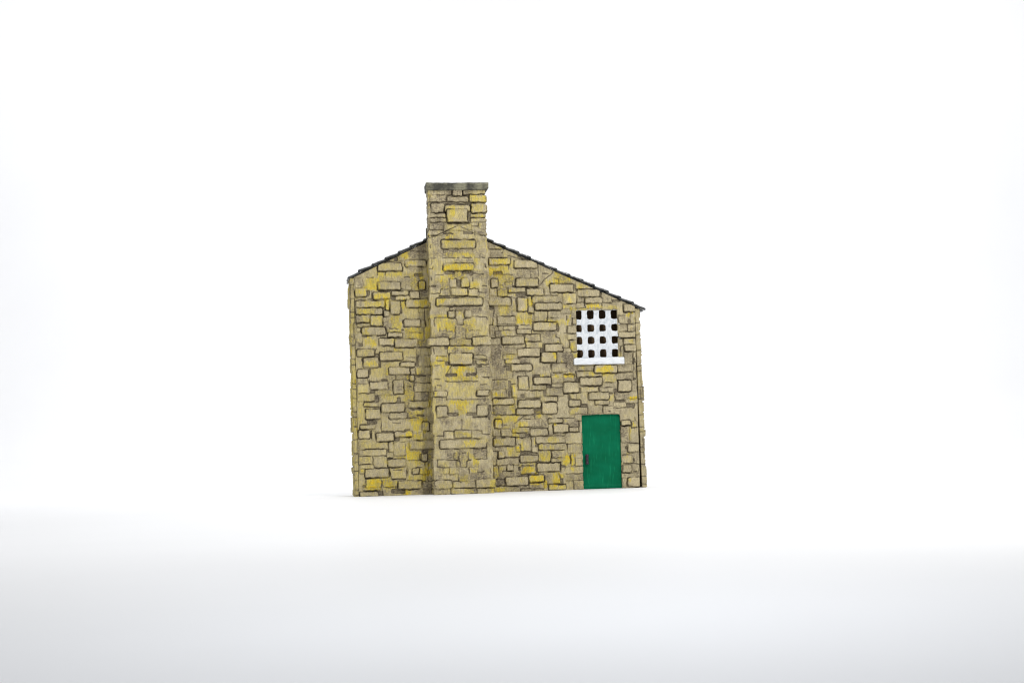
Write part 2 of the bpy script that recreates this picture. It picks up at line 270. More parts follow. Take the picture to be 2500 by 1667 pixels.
        '3 139 4687 29;4178 59 4564 53;3306 152 3593 143;3629 135 4183 153;3984 -4 3990 67 4224 67',
    ('w', 'M'):
        '1475 5368 1709 5450;694 5008 892 5048;887 4793 1007 4907;762 5732 889 5774;1003 5751 1074 5858;1119 4450 1166 4613;1162 4208 1194 4307;690 4541 753 45'
        '91;148 4796 267 4846;581 5010 687 5045;313 4915 376 5049;125 3890 163 4144;161 3888 301 3938;85 3657 177 3749;465 3403 577 3487;559 3133 615 3401;616 '
        '3283 1067 3312;308 2969 354 3131;597 2792 766 2862;317 2516 443 2608;446 2295 537 2464;972 2254 1071 2396;157 2290 444 2321;605 2251 1168 2279;799 384'
        '4 1159 3887;1114 4028 1185 4085;1469 3143 1536 3398;1528 3600 1840 3636;1439 2893 1722 2943;1291 2081 1630 2138;140 3311 179 3395;1058 3166 1086 3250;'
        '287 2744 323 2835;559 1528 896 1582;892 1322 1011 1421;1456 1914 1654 1970;688 1054 751 1131;1116 965 1165 1134;1568 1014 1717 1106;704 876 845 926;13'
        '9 408 307 464;1111 520 1178 605;876 168 960 225;790 41 1127 167;811 363 1155 406;86 222 169 285;236 1754 460 1859;1144 1576 1278 1612;466 -2 592 125;3'
        '12 1410 354 1606;3430 5396 3677 5485;4075 5774 4324 5932;3993 4827 4234 4930;3981 4637 4029 4808;4392 4542 4468 4651;4303 4378 4442 4419;3902 5076 401'
        '2 5110;3929 5045 4565 5086;3323 4530 3447 4625;4018 3313 4542 3350;3976 3277 4072 3352;4812 3008 4847 3145;4391 2830 4556 2885;4694 2550 4832 2625;461'
        '3 2341 4696 2491;4154 2272 4554 2306;4038 2299 4149 2422;3741 2334 3810 2756;4553 3164 4588 3300;4639 3463 4687 3641;3693 2989 3816 3084;3640 3085 382'
        '5 3139;3963 4037 4032 4132;5007 3937 5063 4171;4144 3855 4233 3917;4589 3450 4679 3532;4877 2895 5113 2936;4974 3347 5016 3430;3329 2761 3747 2789;513'
        '9 2383 5251 2424;3415 1919 3676 1980;4121 1337 4265 1419;3981 988 4022 1165;4005 909 4294 963;3618 831 3975 865;3945 717 3993 826;4985 167 5061 290;39'
        '90 373 4196 428;3304 122 3598 162;4365 1889 4565 2040;4373 459 4415 691;3939 513 4008 622;4988 441 5023 700;4368 1079 4458 1147;3996 1577 4244 1605;49'
        '96 562 5127 617;5493 4944 5562 5013;6134 4811 6176 4991;6437 4667 6648 4737;6822 4123 6892 4241;6917 3098 6994 3250;6686 3573 6707 3766;5418 2655 5543'
        ' 2764;5515 2406 5578 2543;6504 2412 6532 2715;6494 2882 6915 2918;6423 2156 6682 2232;6721 2018 6946 2122;5567 2067 5727 2115;6026 2422 6103 2580;6409'
        ' 2358 6500 2509;6288 2347 6379 2402;6910 2698 7001 2747;5144 2379 5290 2413;5246 2241 5295 2378;6118 2068 6265 2096;6849 634 6897 744;6658 969 6722 10'
        '47;3306 137 3593 166',
    ('w', 'S'):
        '596 5518 1182 5717;1262 5621 1787 5775;577 5053 1142 5246;1592 5051 1759 5264;23 4889 303 5090;456 4825 882 4988;907 4911 1343 5015;1360 4825 1604 499'
        '9;1010 4793 1361 4896;1258 4611 1825 4802;26 4628 742 4787;21 4454 682 4610;763 4547 850 4809;704 4398 849 4533;874 4445 1117 4771;31 4259 354 4436;38'
        '1 4169 683 4430;1197 4140 1614 4311;168 3941 737 4139;794 3890 1154 3996;569 3681 952 3854;965 3633 1531 3828;29 3419 462 3594;584 3318 1143 3516;183 '
        '3151 559 3391;22 2909 303 3109;803 2968 1315 3135;1089 3150 1453 3258;325 2614 759 2792;900 2490 1150 2827;1308 2796 1421 2936;1259 2137 1775 2299;595'
        ' 2046 1165 2251;208 1880 570 2133;783 1883 1216 2027;62 1644 422 1752;21 1411 302 1615;454 1340 889 1534;902 1431 1346 1560;1591 1571 1754 1786;1254 1'
        '118 1827 1325;716 703 1159 889;1529 834 1692 1003;1316 516 1478 654;163 461 738 664;969 155 1533 348;25 -4 458 120;3348 5646 3878 5803;3983 5553 4557 '
        '5749;4008 5088 4575 5285;3388 5073 3553 5292;4257 4870 4700 5035;4856 4941 5454 5137;3314 4622 3871 4827;4034 4477 4283 4813;4475 4495 5148 4667;3506 '
        '4128 3974 4346;4419 3986 4994 4183;3617 3655 4174 3849;3988 3913 4360 4027;4000 3350 4571 3546;4697 3458 5145 3637;4595 3187 4969 3433;3831 2991 4344 '
        '3153;3999 2517 4254 2848;4387 2643 4830 2820;3348 2160 3876 2310;3985 2065 4550 2261;3927 1904 4365 2050;4575 1912 4952 2183;4724 1673 5092 1783;4851 '
        '1444 5232 1642;3383 1571 3556 1798;4261 1370 4707 1552;3334 1138 3882 1339;3995 723 4435 900;4415 477 4988 682;3615 155 4175 366;4193 221 4586 398;365'
        '9 531 3816 667;3445 839 3606 1015;5563 4815 6127 4999;5751 4652 6192 4800;6572 3771 7008 3910;6723 3417 7012 3590;6727 4420 7016 4614;5936 2903 6517 3'
        '093;5550 2588 6122 2787;6532 2421 6863 2707;5135 2418 5515 2674;5773 2234 6286 2409;5262 2073 5561 2237;6581 1570 6812 1698;6730 904 7007 1109;6703 29'
        ' 7005 265;6578 388 6807 584;4696 11 5118 142',
    ('w', 'W'):
        '577 5054 930 5247;596 5519 1083 5717;1252 4346 1620 4573;1721 4101 1863 4909;19 2017 298 2747;524 3514 749 3613;356 2865 763 3119;988 3417 1482 3601;2'
        '9 3419 462 3594;1266 2151 1761 2299;456 2468 864 2580;579 2310 959 2451;976 158 1526 341;1367 1123 1678 1321;47 1156 621 1311;765 421 1095 618;22 1767'
        ' 190 2119;1212 522 1438 832;24 795 332 964;4015 5093 4568 5271;3817 4946 4092 5056;4256 4870 4699 4967;3313 4636 3863 4745;5071 4668 5402 4915;4763 42'
        '05 5013 4287;3692 5853 3885 6045;4501 4688 5028 4825;4611 3201 4902 3420;3650 3411 3980 3506;4356 2894 4411 3304;4263 2512 4373 2950;4219 3577 4634 36'
        '59;5066 3563 5370 3838;3998 2530 4246 2762;3901 1000 4259 1313;4593 161 4966 448;4015 737 4414 887;4267 1386 4515 1454;5208 4656 5528 4904;5563 4817 5'
        '868 5001;5586 2483 6005 2538;5315 2244 5538 2367;6758 1218 6838 1532;6609 638 6817 795;5110 27 5268 339',
    ('w', 'Y'):
        '283 5013 592 5353;597 5265 766 5506;796 5357 1716 5485;1125 5784 1373 5984;1262 5622 1567 5776;1412 5027 1611 5354;1593 5051 1761 5395;23 4889 303 509'
        '0;456 4825 882 4988;201 4627 742 4785;763 4547 850 4809;866 4114 1134 4430;192 4265 347 4420;381 4169 683 4430;1173 4619 1251 4782;1485 4610 1825 4783'
        ';21 4456 492 4611;185 3944 339 4142;818 3996 1114 4074;1190 3825 1679 4123;840 3764 953 3849;904 3522 1031 3606;192 3660 543 3858;738 2974 794 3228;14'
        '77 2958 1569 3114;1155 2830 1296 2929;1161 2312 1387 2793;1179 1991 1292 2270;1559 3652 1644 3779;1700 3798 1849 4117;1776 1976 1861 2512;179 3166 544'
        ' 3321;185 158 555 424;185 158 555 424;1084 5 1267 139;1084 5 1267 139;916 616 1099 694;1216 1804 1669 2086;1352 1549 1578 1874;1042 1443 1331 1485;117'
        '7 1441 1332 1547;636 1217 748 1315;1210 1018 1267 1286;1069 1135 1154 1191;852 898 1162 954;611 739 695 880;1635 511 1734 808;1478 500 1690 655;1455 7'
        '27 1624 812;1206 335 1686 504;1206 845 1544 1099;1591 1586 1747 1769;1359 1350 1599 1520;597 131 934 377;31 574 129 644;559 401 784 457;1703 452 1859 '
        '635;1712 664 1811 1102;3544 6036 3723 6115;3355 5649 3892 5800;3334 5335 3664 5568;3334 5335 3664 5568;3570 5443 3832 5635;3562 5140 3989 5387;3558 50'
        '32 3723 5183;3849 5550 3973 5770;3539 4846 4008 5017;4833 5167 5090 5277;4933 5137 5418 5481;4761 5072 4872 5210;3890 4480 4000 4823;3541 4402 3858 46'
        '07;4179 4490 4276 4791;4306 4584 4386 4845;4410 4665 4500 4830;3991 4202 4419 4449;5162 4515 5396 4653;5278 4146 5386 4377;3272 5776 3327 6146;3967 41'
        '43 4415 4266;4209 3690 4292 3799;4877 3801 4974 3939;4955 3663 5052 3731;4902 3197 4972 3431;4904 3293 4973 3431;5024 3167 5191 3235;3632 3288 3963 33'
        '84;3698 3179 3849 3268;3622 3918 3828 3986;4599 2847 4695 2909;3414 2367 3592 2435;3414 2367 3592 2435;3478 2694 3546 2735;3355 2164 3547 2314;3830 23'
        '38 3940 2767;3876 2128 3972 2303;4903 2810 5344 2878;4762 4130 5248 4253;4193 174 4578 391;4193 174 4578 391;4011 642 4382 683;4021 438 4351 615;4021 '
        '438 4351 615;4370 431 4487 485;4778 1645 4861 1675;4778 1645 4861 1675;4778 1645 4861 1675;5034 587 5242 860;4663 1198 4925 1334;3341 1153 3574 1329;4'
        '432 1807 4570 1984;3971 1612 4218 1721;3801 1464 4228 1573;3381 1588 3545 1792;3556 1556 3735 1637;3329 1692 3974 1909;3788 1918 3912 2136;3649 871 39'
        '78 1075;4011 1014 4093 1286;3455 852 3606 1001;4457 726 4761 984;4316 1128 4385 1319;4477 1024 4823 1120;4800 158 4966 431;4996 317 5065 426;3320 341 '
        '3443 612;3986 225 4110 334;4217 120 4506 215;4519 75 4671 167;3459 487 3528 649;3347 1916 3415 1970;4926 756 5023 838;3798 1345 3990 1427;5538 5025 57'
        '89 5163;5788 4524 6152 4606;5788 4524 6152 4606;5520 4471 6023 4527;6137 4490 6558 4587;6777 4289 6918 4386;6777 4289 6918 4386;6914 4135 6999 4288;54'
        '13 4118 5497 4269;5353 3445 5492 3692;5289 4120 5345 4368;5416 3306 5500 3416;5416 3306 5500 3416;6856 3652 6954 3721;5368 4490 5521 4586;6564 3298 66'
        '34 3395;6838 3984 6908 4067;5546 2968 5699 3091;5964 2915 6398 3080;5964 2915 6398 3080;5556 2827 6002 2937;6100 2819 6156 2895;6167 2664 6447 2871;51'
        '37 2824 5415 2865;5137 2824 5415 2865;6790 2231 6980 2282;6790 2231 6980 2282;6790 2231 6980 2282;6790 2231 6980 2282;6292 2195 6404 2333;5278 1902 55'
        '00 2053;6741 1238 6804 1524;6846 1535 6916 1645;5104 1661 5229 1784;6787 2350 6801 2419;5272 788 5415 881;5272 788 5415 881;5262 617 5365 898;5262 617'
        ' 5365 898;5286 444 5381 561;5128 698 5255 917;6685 826 6790 889;6705 150 6801 260;4696 22 5118 131;4209 147 4567 209;4566 45 4649 208;3333 5 3627 126',
    ('w', 'p'):
        '1618 4842 1824 5021;1247 5037 1395 5150;1081 5771 1258 5871;882 5756 1002 5802;22 4797 274 4861;48 4152 385 4244;1573 4492 1708 4591;1635 4136 1735 42'
        '92;24 5116 214 5356;1548 3160 1874 3444;1477 2948 1839 3122;1403 2531 1828 2729;1426 2312 1759 2517;1552 3643 1835 3789;36 4032 127 4128;34 3757 167 3'
        '997;1497 3437 1851 3593;36 2733 267 2895;32 2528 319 2746;26 2322 440 2513;972 2832 1297 2952;162 2193 526 2284;1315 2947 1449 3117;442 2467 948 2573;'
        '1614 1357 1868 1544;1361 1343 1606 1527;1014 1312 1350 1415;19 1151 747 1324;22 987 676 1135;758 1059 859 1326;874 972 1160 1292;699 930 854 1052;17 7'
        '88 349 975;373 694 698 965;1203 336 1633 829;31 560 129 658;584 216 942 384;1554 144 1851 313;591 -6 1139 43;766 413 1159 674;346 1352 423 1591;105 14'
        '6 511 216;171 214 542 425;1642 497 1727 808;27 675 384 773;3745 5060 3910 5215;3341 4871 3524 5049;3537 4847 3787 5025;4736 4873 4847 5086;4303 4584 4'
        '386 4847;4306 4433 4445 4570;4403 4661 5069 4833;5124 4406 5392 4509;3403 4132 3499 4310;4454 4209 4780 4477;4763 4191 5027 4294;3810 4945 4245 5068;3'
        '353 6037 3738 6226;4865 4857 5073 4919;4151 5794 4261 5856;4197 3719 4584 3893;3630 3285 3990 3390;3698 3170 4063 3276;3716 2807 3849 2968;4985 3167 5'
        '235 3427;4860 2948 5228 3143;5136 3425 5345 3531;5270 3907 5423 4083;3325 2546 3737 2748;3319 2333 3696 2530;4616 2211 4976 2324;4704 2348 5127 2540;4'
        '178 2326 4605 2483;3654 3566 4198 3648;3543 4007 3956 4136;3314 3822 3437 4142;3456 3840 3587 3983;3334 3656 3581 3806;3829 2337 3973 2658;4212 3550 4'
        '641 3694;4355 2501 4693 2624;4838 2673 5342 2865;3327 1382 3518 1555;3539 1365 3779 1535;3808 1453 4241 1580;3798 1336 4121 1434;3894 986 4270 1315;42'
        '95 1074 4385 1347;4296 944 4441 1076;4397 1174 5147 1342;4464 999 5169 1156;4450 719 4772 987;3409 658 3944 821;3320 327 3443 639;4765 703 5049 799;47'
        '97 811 5123 988;3302 667 3405 1013;5190 994 5291 1145;4989 304 5065 440;3993 432 4378 615;4725 1376 4836 1663;3363 1910 3898 2148;4013 1600 4564 1784;'
        '6166 4664 6432 4920;5541 4671 5725 4793;5533 4531 5725 4657;6591 4133 6746 4320;6577 3932 6802 4091;6816 3922 6999 4088;6707 3597 6996 3756;6701 3101 '
        '6912 3398;6622 3297 6700 3566;5282 3906 5505 4085;5277 3734 5500 3892;5325 3438 5493 3720;5524 5017 5965 5189;5746 4524 6152 4641;6172 4476 6566 4628;'
        '5194 4650 5528 4911;5400 4118 5497 4283;6909 4128 7008 4398;6950 3277 7000 3401;6563 4334 6710 4569;5156 3427 5350 3537;6573 3574 6672 3753;6473 2711 '
        '6909 2872;6053 2418 6410 2528;6127 2536 6484 2643;6447 2223 6791 2391;6706 2128 7012 2227;5278 1888 5723 2050;5738 1875 6115 2084;6531 2924 6918 3055;'
        '6398 2021 6707 2142;5412 1728 5572 1872;6846 1520 6994 1655;5579 2428 6018 2549;5135 2693 5413 2865;5932 2104 6281 2221;5309 2245 5455 2389;6139 2657 '
        '6468 2871;5465 2813 6114 2937;6945 2760 7008 3133;5250 1451 5486 1546;5511 2959 5916 3083;6884 2430 6996 2692;6121 1872 6562 2051;6819 420 6996 585;65'
        '67 21 6663 264;6601 625 6850 811;5244 1447 5482 1554;5191 912 5551 1147;5143 1155 5540 1413;5387 596 5554 776;5127 405 5563 569;5122 241 5566 397;5330'
        ' 11 5568 230;5262 617 5365 890;6572 1143 6773 1551;4208 52 4566 215;3333 5 3627 126;3993 5 4324 54',
}

# ------------------------------------------------------------------ object helpers
def link(name, me, mat, parent=None, smooth=True):
    o = bpy.data.objects.new(name, me); C.objects.link(o)
    if mat: me.materials.append(mat)
    if parent: o.parent = parent
    if smooth: me.polygons.foreach_set('use_smooth', np.ones(len(me.polygons), bool))
    return o
def raw_mesh(name, V, F, attrs=None):
    me = bpy.data.meshes.new(name); F = np.asarray(F, np.int32)
    me.vertices.add(len(V)); me.vertices.foreach_set('co', (np.asarray(V, np.float32) * S).ravel())
    me.loops.add(F.size); me.loops.foreach_set('vertex_index', F.ravel())
    me.polygons.add(len(F)); me.polygons.foreach_set('loop_start', np.arange(0, F.size, 4, dtype=np.int32))
    me.update(calc_edges=True); me.validate()
    for k, a in (attrs or {}).items():
        at = me.attributes.new(k, 'FLOAT', 'POINT'); at.data.foreach_set('value', np.asarray(a, np.float32).ravel())
    return me
rs = np.random.RandomState(7)
TAB = rs.rand(257, 257)
def vn(x, y, seed=0):          # value noise 0..1 on arrays
    x = x + seed * 17.3; y = y + seed * 9.1
    xi = np.floor(x).astype(int); yi = np.floor(y).astype(int); fx = x - xi; fy = y - yi
    fx = fx * fx * (3 - 2 * fx); fy = fy * fy * (3 - 2 * fy)
    a = TAB[xi % 257, yi % 257]; b = TAB[(xi + 1) % 257, yi % 257]; c = TAB[xi % 257, (yi + 1) % 257]; d = TAB[(xi + 1) % 257, (yi + 1) % 257]
    return (a * (1 - fx) + b * fx) * (1 - fy) + (c * (1 - fx) + d * fx) * fy
def sm(a, b, x):
    t = np.clip((x - a) / (b - a), 0, 1); return t * t * (3 - 2 * t)

def parse(key):
    s = DATA.get(key, '')
    return [[int(q) / 10.0 for q in it.split()] for it in s.split(';')] if s else []
def stones_relief(U, Z, D, seed, yb=(0.25, 0.25), rows=True):
    """height (mm) and pigments of a stone wall sampled at U, Z: D holds rectangles and joint lines"""
    u = U + (vn(U / 7, Z / 7, seed) - 0.5) * 2.4 + (vn(U / 2.5, Z / 2.5, seed + 8) - 0.5) * 0.7
    z = Z + (vn(U / 7, Z / 7, seed + 1) - 0.5) * 2.4 + (vn(U / 2.5, Z / 2.5, seed + 9) - 0.5) * 0.7
    H = (vn(U / 22, Z / 9, seed + 2) - 0.5) * 1.2
    J = np.zeros_like(H); Y = yb[0] + (yb[1] - yb[0]) * sm(0, 700, U) + (vn(U / 45, Z / 45, seed + 3) - 0.5) * 0.35
    W = np.clip(vn(U / 26, Z / 26, seed + 4) - 0.5, 0, 1) * 1.3; T = np.zeros_like(H); SQ = np.zeros_like(H)
    mod = np.clip(vn(U / 13, Z / 13, seed + 5) * 2.4 - 0.45, 0.10, 1.0)
    mod2 = vn(U / 10, Z / 10, seed + 15)
    u0c = U.min(axis=0); u1c = U.max(axis=0)
    def win(a, b, pad=4):
        return np.where((u1c >= a - pad) & (u0c <= b + pad))[0]
    def groups(idx):
        if len(idx) == 0: return []
        cut = np.where(np.diff(idx) > 1)[0] + 1
        return [slice(g[0], g[-1] + 1) for g in np.split(idx, cut)]
    def sdf(r, rad, s, ou=0.0, oz=0.0):
        cx, cz = (r[0] + r[2]) / 2, (r[1] + r[3]) / 2; hx, hz = abs(r[2] - r[0]) / 2, abs(r[3] - r[1]) / 2
        rad = min(rad, hx, hz)
        dx = np.abs(u[:, s] + ou - cx) - hx + rad; dz = np.abs(z[:, s] + oz - cz) - hz + rad
        return np.minimum(np.maximum(dx, dz), 0) + np.hypot(np.maximum(dx, 0), np.maximum(dz, 0)) - rad
    for r in D.get('M', []):
        for s in groups(win(r[0], r[2])):
            d = sdf(r, 3, s); k = sm(0.6, -1.0, d); H[:, s] = H[:, s] * (1 - k) - 3.0 * k
            e = np.exp(-((d + 0.5) / 0.9) ** 2) * 0.75; J[:, s] = np.maximum(J[:, s], e * (0.4 + 0.6 * mod[:, s])); J[:, s] = np.maximum(J[:, s], 0.40 * k)
            W[:, s] += 0.45 * k; Y[:, s] *= 1 - 0.8 * k
    for kind, lift, gs, gw in (('p', 1.4, 0.62, 0.85), ('S', 3.9, 1.0, 1.1)):
        for r in D.get(kind, []):
            tn = (rs.rand() - 0.5) * (0.26 if kind == 'p' else 0.20) + (0.03 if kind == 'S' else 0)
            lf = lift * (0.75 + 0.5 * rs.rand())
            for s in groups(win(r[0], r[2])):
                d = sdf(r, 3.2 if kind == 'S' else 2.2, s)
                md = np.clip(mod[:, s] * 1.2, 0, 1) if kind == 'p' else np.clip(0.2 + 1.0 * mod[:, s], 0, 1)
                d2 = sdf(r, 3.2 if kind == 'S' else 2.2, s, 0.45, 0.75)  # joint pigment shifted down and left, doubling as painted shade beside each stone
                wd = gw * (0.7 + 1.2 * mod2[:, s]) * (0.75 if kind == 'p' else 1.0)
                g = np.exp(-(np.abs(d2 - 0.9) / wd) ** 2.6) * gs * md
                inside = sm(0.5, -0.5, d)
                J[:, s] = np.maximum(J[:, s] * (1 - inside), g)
                H[:, s] = np.where(d > 0.3, H[:, s] - g * 2.2, H[:, s])
                k = sm(0.7, -1.5, d)
                H[:, s] = H[:, s] * (1 - inside) + ((lf + 0.5 * np.exp(-((d + 2.2) / 1.2) ** 2)) * k + (vn(U[:, s] / 14, Z[:, s] / 14, seed + 6) - 0.5) * 0.8) * inside
                T[:, s] = T[:, s] * (1 - inside) + tn * inside
                W[:, s] *= 1 - 0.65 * inside * (kind == 'S'); Y[:, s] *= 1 - 0.45 * inside * (kind == 'S'); SQ[:, s] = SQ[:, s] * (1 - inside) + (kind == 'S') * sm(-1.5, -3.0, d)
    for r in D.get('L', []):
        pts = [(r[i], r[i + 1]) for i in range(0, len(r), 2)]
        for (a, b), (c, e) in zip(pts[:-1], pts[1:]):
            for s in groups(win(min(a, c), max(a, c))):
                L2 = max((c - a) ** 2 + (e - b) ** 2, 1e-6)
                t = np.clip(((u[:, s] - a) * (c - a) + (z[:, s] - b) * (e - b)) / L2, 0, 1)
                d = np.hypot(u[:, s] - a - t * (c - a), z[:, s] - b - t * (e - b))
                g = np.exp(-(np.abs(d) / 1.35) ** 2.5) * (0.62 + 0.38 * mod[:, s])
                H[:, s] -= g * 1.3; J[:, s] = np.maximum(J[:, s], g * 0.92)
    for kind, arr, amt in (('Y', Y, 0.64), ('W', Y, 0.22), ('G', W, 0.42)):
        for r in D.get(kind, []):
            for s in groups(win(r[0], r[2], 8)):
                d = sdf(r, 5, s) + (vn(U[:, s] / 2.4, Z[:, s] / 9, seed + 7) - 0.5) * 9 + (vn(U[:, s] / 11, Z[:, s] / 11, seed + 17) - 0.5) * 9
                arr[:, s] += amt * sm(3.5, -4.5, d) * (0.55 + 0.9 * vn(U[:, s] / 9, Z[:, s] / 14, seed + 18))
                if kind == 'G': Y[:, s] *= 1 - 0.35 * sm(2.5, -2.5, d)
    # brush ridges and the looping tool marks of the printed faces
    H += (vn(U / 2.4, Z / 13, seed + 11) - 0.5) * 1.5 * (1 - SQ)
    H += SQ * 0.45 * np.sin(2 * np.pi * (U + 1.4 * np.sin(Z / 1.7)) / 4.6) + (vn(U / 2.4, Z / 2.4, seed + 12) - 0.5) * 0.7
    Y = np.clip(Y, 0, 1.7); W = np.clip(W, 0, 1.3)
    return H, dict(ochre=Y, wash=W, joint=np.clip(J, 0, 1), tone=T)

def strip(name, cols, zb, zt, nz, D, seed, parent, yb, back=None, hole=None, side_gain=0.4, shear=None, jagamp=2.6, edges=False):
    """a stone skin along a plan path: cols = (sample u, x, w, nx, nw); zt(x) gives the top of each column"""
    cols = np.array(cols, float); t = np.linspace(0, 1, nz)[:, None]
    top = np.array([zt(c[1]) for c in cols])[None, :]; bot = np.array([zb(c[1]) if callable(zb) else zb for c in cols])[None, :]
    Z = bot + (top - bot) * t; U = np.repeat(cols[None, :, 0], nz, 0)
    H, at = stones_relief(U, Z, D, seed, yb)
    nx, nw = cols[None, :, 3], cols[None, :, 4]
    zj = Z / 23 + 0.8 * vn(Z / 40, Z * 0, seed + 2); zf = zj - np.floor(zj); jr = lambda q: TAB[(np.floor(zj).astype(int) + q) * 3 % 257, seed % 257]
    jag = ((jr(0) * (1 - sm(0.9, 1, zf)) + jr(1) * sm(0.9, 1, zf)) - 0.5) * jagamp * np.abs(nx) * (1 + 0 * nw)
    edge = 0 * Z
    if edges:                  # corner stones stand out past the edge: the same step on the side face and on the front near it
        fr = np.where((cols[:, 4] == 1) & (cols[:, 3] == 0))[0]
        jz = lambda q, row: TAB[(np.floor(zj[:, :1]).astype(int) + q) * 3 % 257, row]
        for sg, e in ((-1, fr[0]), (1, fr[-1])):
            step = (jz(0, (seed + sg) % 257) * (1 - sm(0.88, 1, zf[:, :1])) + jz(1, (seed + sg) % 257) * sm(0.88, 1, zf[:, :1]) - 0.45) * jagamp * 0.9
            step = step + 0.75 * H[:, e:e + 1] + (vn(Z[:, :1] / 3, Z[:, :1] * 0, seed + 40 + sg) - 0.5) * 1.2
            dist = np.abs(cols[None, :, 1] - cols[e, 1]); k = np.where(cols[None, :, 3] == 0, np.exp(-(dist / 6) ** 2), (np.sign(cols[None, :, 3]) == sg) * 1.0)
            edge = edge + sg * step * k
        H = H * (1 - np.abs(nx) * 0.75); jag = 0
    Hs = H * (1 + side_gain * np.abs(nx)) + jag
    X = cols[None, :, 1] + nx * Hs + edge; Wd = cols[None, :, 2] + nw * Hs + 0 * Z
    if shear: X = X + shear(Z)
    V = np.stack([X, -Wd, Z], -1).reshape(-1, 3)
    n = len(cols); ii = np.arange(nz - 1)[:, None] * n + np.arange(n - 1)[None, :]
    keep = np.ones((nz - 1, n - 1), bool)
    if hole is not None:
        Uc = (U[:-1, :-1] + U[1:, 1:]) / 2; Zc = (Z[:-1, :-1] + Z[1:, 1:]) / 2; keep = ~hole(Uc, Zc)
    q = ii[keep]; F = np.stack([q, q + 1, q + n + 1, q + n], -1)
    A = {k: v.ravel() for k, v in at.items()}
    if back is not None:       # give the skin its thickness: walls behind every free edge
        k = np.pad(keep, 1); B = []
        f = lambda r, c: r * n + c
        R_, Cc = np.where(keep)
        for dr, dc, e in ((-1, 0, lambda r, c: (f(r, c), f(r, c + 1))), (1, 0, lambda r, c: (f(r + 1, c + 1), f(r + 1, c))),
                          (0, -1, lambda r, c: (f(r + 1, c), f(r, c))), (0, 1, lambda r, c: (f(r, c + 1), f(r + 1, c + 1)))):
            free = ~k[R_ + 1 + dr, Cc + 1 + dc]
            a, b = e(R_[free], Cc[free]); B.append(np.stack([a, b], -1))
        B = np.concatenate(B); idx, inv = np.unique(B, return_inverse=True); inv = inv.reshape(B.shape)
        Vb = V[idx].copy(); Wc = cols[idx % n]
        Vb[:, 0] -= Wc[:, 3] * back; Vb[:, 1] += Wc[:, 4] * back
        m0 = len(V); V = np.concatenate([V, Vb]); F = np.concatenate([F, np.stack([B[:, 1], B[:, 0], inv[:, 0] + m0, inv[:, 1] + m0], -1)])
        for kk in A: A[kk] = np.concatenate([A[kk], A[kk][idx]])
    return link(name, raw_mesh(name, V, F, A), M_STONE, parent)

def random_stones(u0, u1, z0, z1, r, hs=(10, 13, 17, 20), ks=0.45):
    D = {'S': [], 'p': [], 'Y': [], 'G': [], 'M': []}; z = z0
    while z < z1:
        h = r.choice(hs); u = u0 - r.rand() * 20
        while u < u1:
            w = r.choice([14, 26, 38, 55]); k = r.rand()
            rc = [u, z + r.rand() * 2, u + w - 1.5, z + h - 1.5]
            D['S' if k < ks else 'p'].append(rc)
            if r.rand() < 0.4: D['Y'].append(rc)
            if r.rand() < 0.2: D['G'].append(rc)
            u += w
        z += h
    return D
def box_mesh(name, x0, x1, w0, w1, z0, z1, mat, parent, bev=1.0, cuts=0, amp=0.0, nsc=0.08, fn=None, seg=2):
    bm = bmesh.new(); bmesh.ops.create_cube(bm, size=1)
    for v in bm.verts:
        v.co = Vector((x0 + (v.co.x + .5) * (x1 - x0), -(w0 + (v.co.y + .5) * (w1 - w0)), z0 + (v.co.z + .5) * (z1 - z0)))
    bmesh.ops.recalc_face_normals(bm, faces=bm.faces)
    if cuts:
        step = cuts
        for ax, (a, b) in enumerate(((x0, x1), (-w1, -w0), (z0, z1))):
            k = int((b - a) / step)
            for i in range(1, k):
                co = Vector((0, 0, 0)); co[ax] = a + (b - a) * i / k; no = Vector((0, 0, 0)); no[ax] = 1
                bmesh.ops.bisect_plane(bm, geom=bm.verts[:] + bm.edges[:] + bm.faces[:], plane_co=co, plane_no=no)
    if bev:
        sharp = [e for e in bm.edges if len(e.link_faces) == 2 and e.calc_face_angle(0) > 0.5]
        bmesh.ops.bevel(bm, geom=sharp, offset=bev, segments=seg, affect='EDGES', profile=0.5)
    if amp:
        bm.normal_update()
        for v in bm.verts:
            v.co += v.normal * (mnoise.noise(v.co * nsc) * amp + mnoise.noise(v.co * nsc * 4) * amp * 0.4)
    if fn:
        for v in bm.verts: fn(v)
    for v in bm.verts: v.co *= S
    me = bpy.data.meshes.new(name); bm.to_mesh(me); bm.free()
    return link(name, me, mat, parent)

# ------------------------------------------------------------------ the white sweep
def sweep():
    prof = [(-6.0, 0.0), (2.0, 0.0), (5.0, 0.0)]
    r = 1.3
    for i in range(1, 25):
        a = math.pi / 2 * i / 24; prof.append((5.0 + r * math.sin(a), r - r * math.cos(a)))
    prof.append((6.3, 9.0))
    bm = bmesh.new(); rows = [[bm.verts.new((x, y, z)) for x in (-14, -3, 3, 14)] for y, z in prof]
    for a, b in zip(rows[:-1], rows[1:]):
        for i in range(3): bm.faces.new((a[i], a[i + 1], b[i + 1], b[i]))
    me = bpy.data.meshes.new('backdrop'); bm.to_mesh(me); bm.free()
    o = link('backdrop', me, M_PAPER); o['kind'] = 'structure'
sweep()

# ------------------------------------------------------------------ the house
house = bpy.data.objects.new('stone_house', None); C.objects.link(house)
house.location = (-379.542 * S, 3477.683 * S, 0.0); house.rotation_euler = (0, 0, yaw)
house['label'] = 'small painted stone model house with tall chimney, slate roof, white grid window and green door'
house['category'] = 'model house'
house.empty_display_size = 0.05

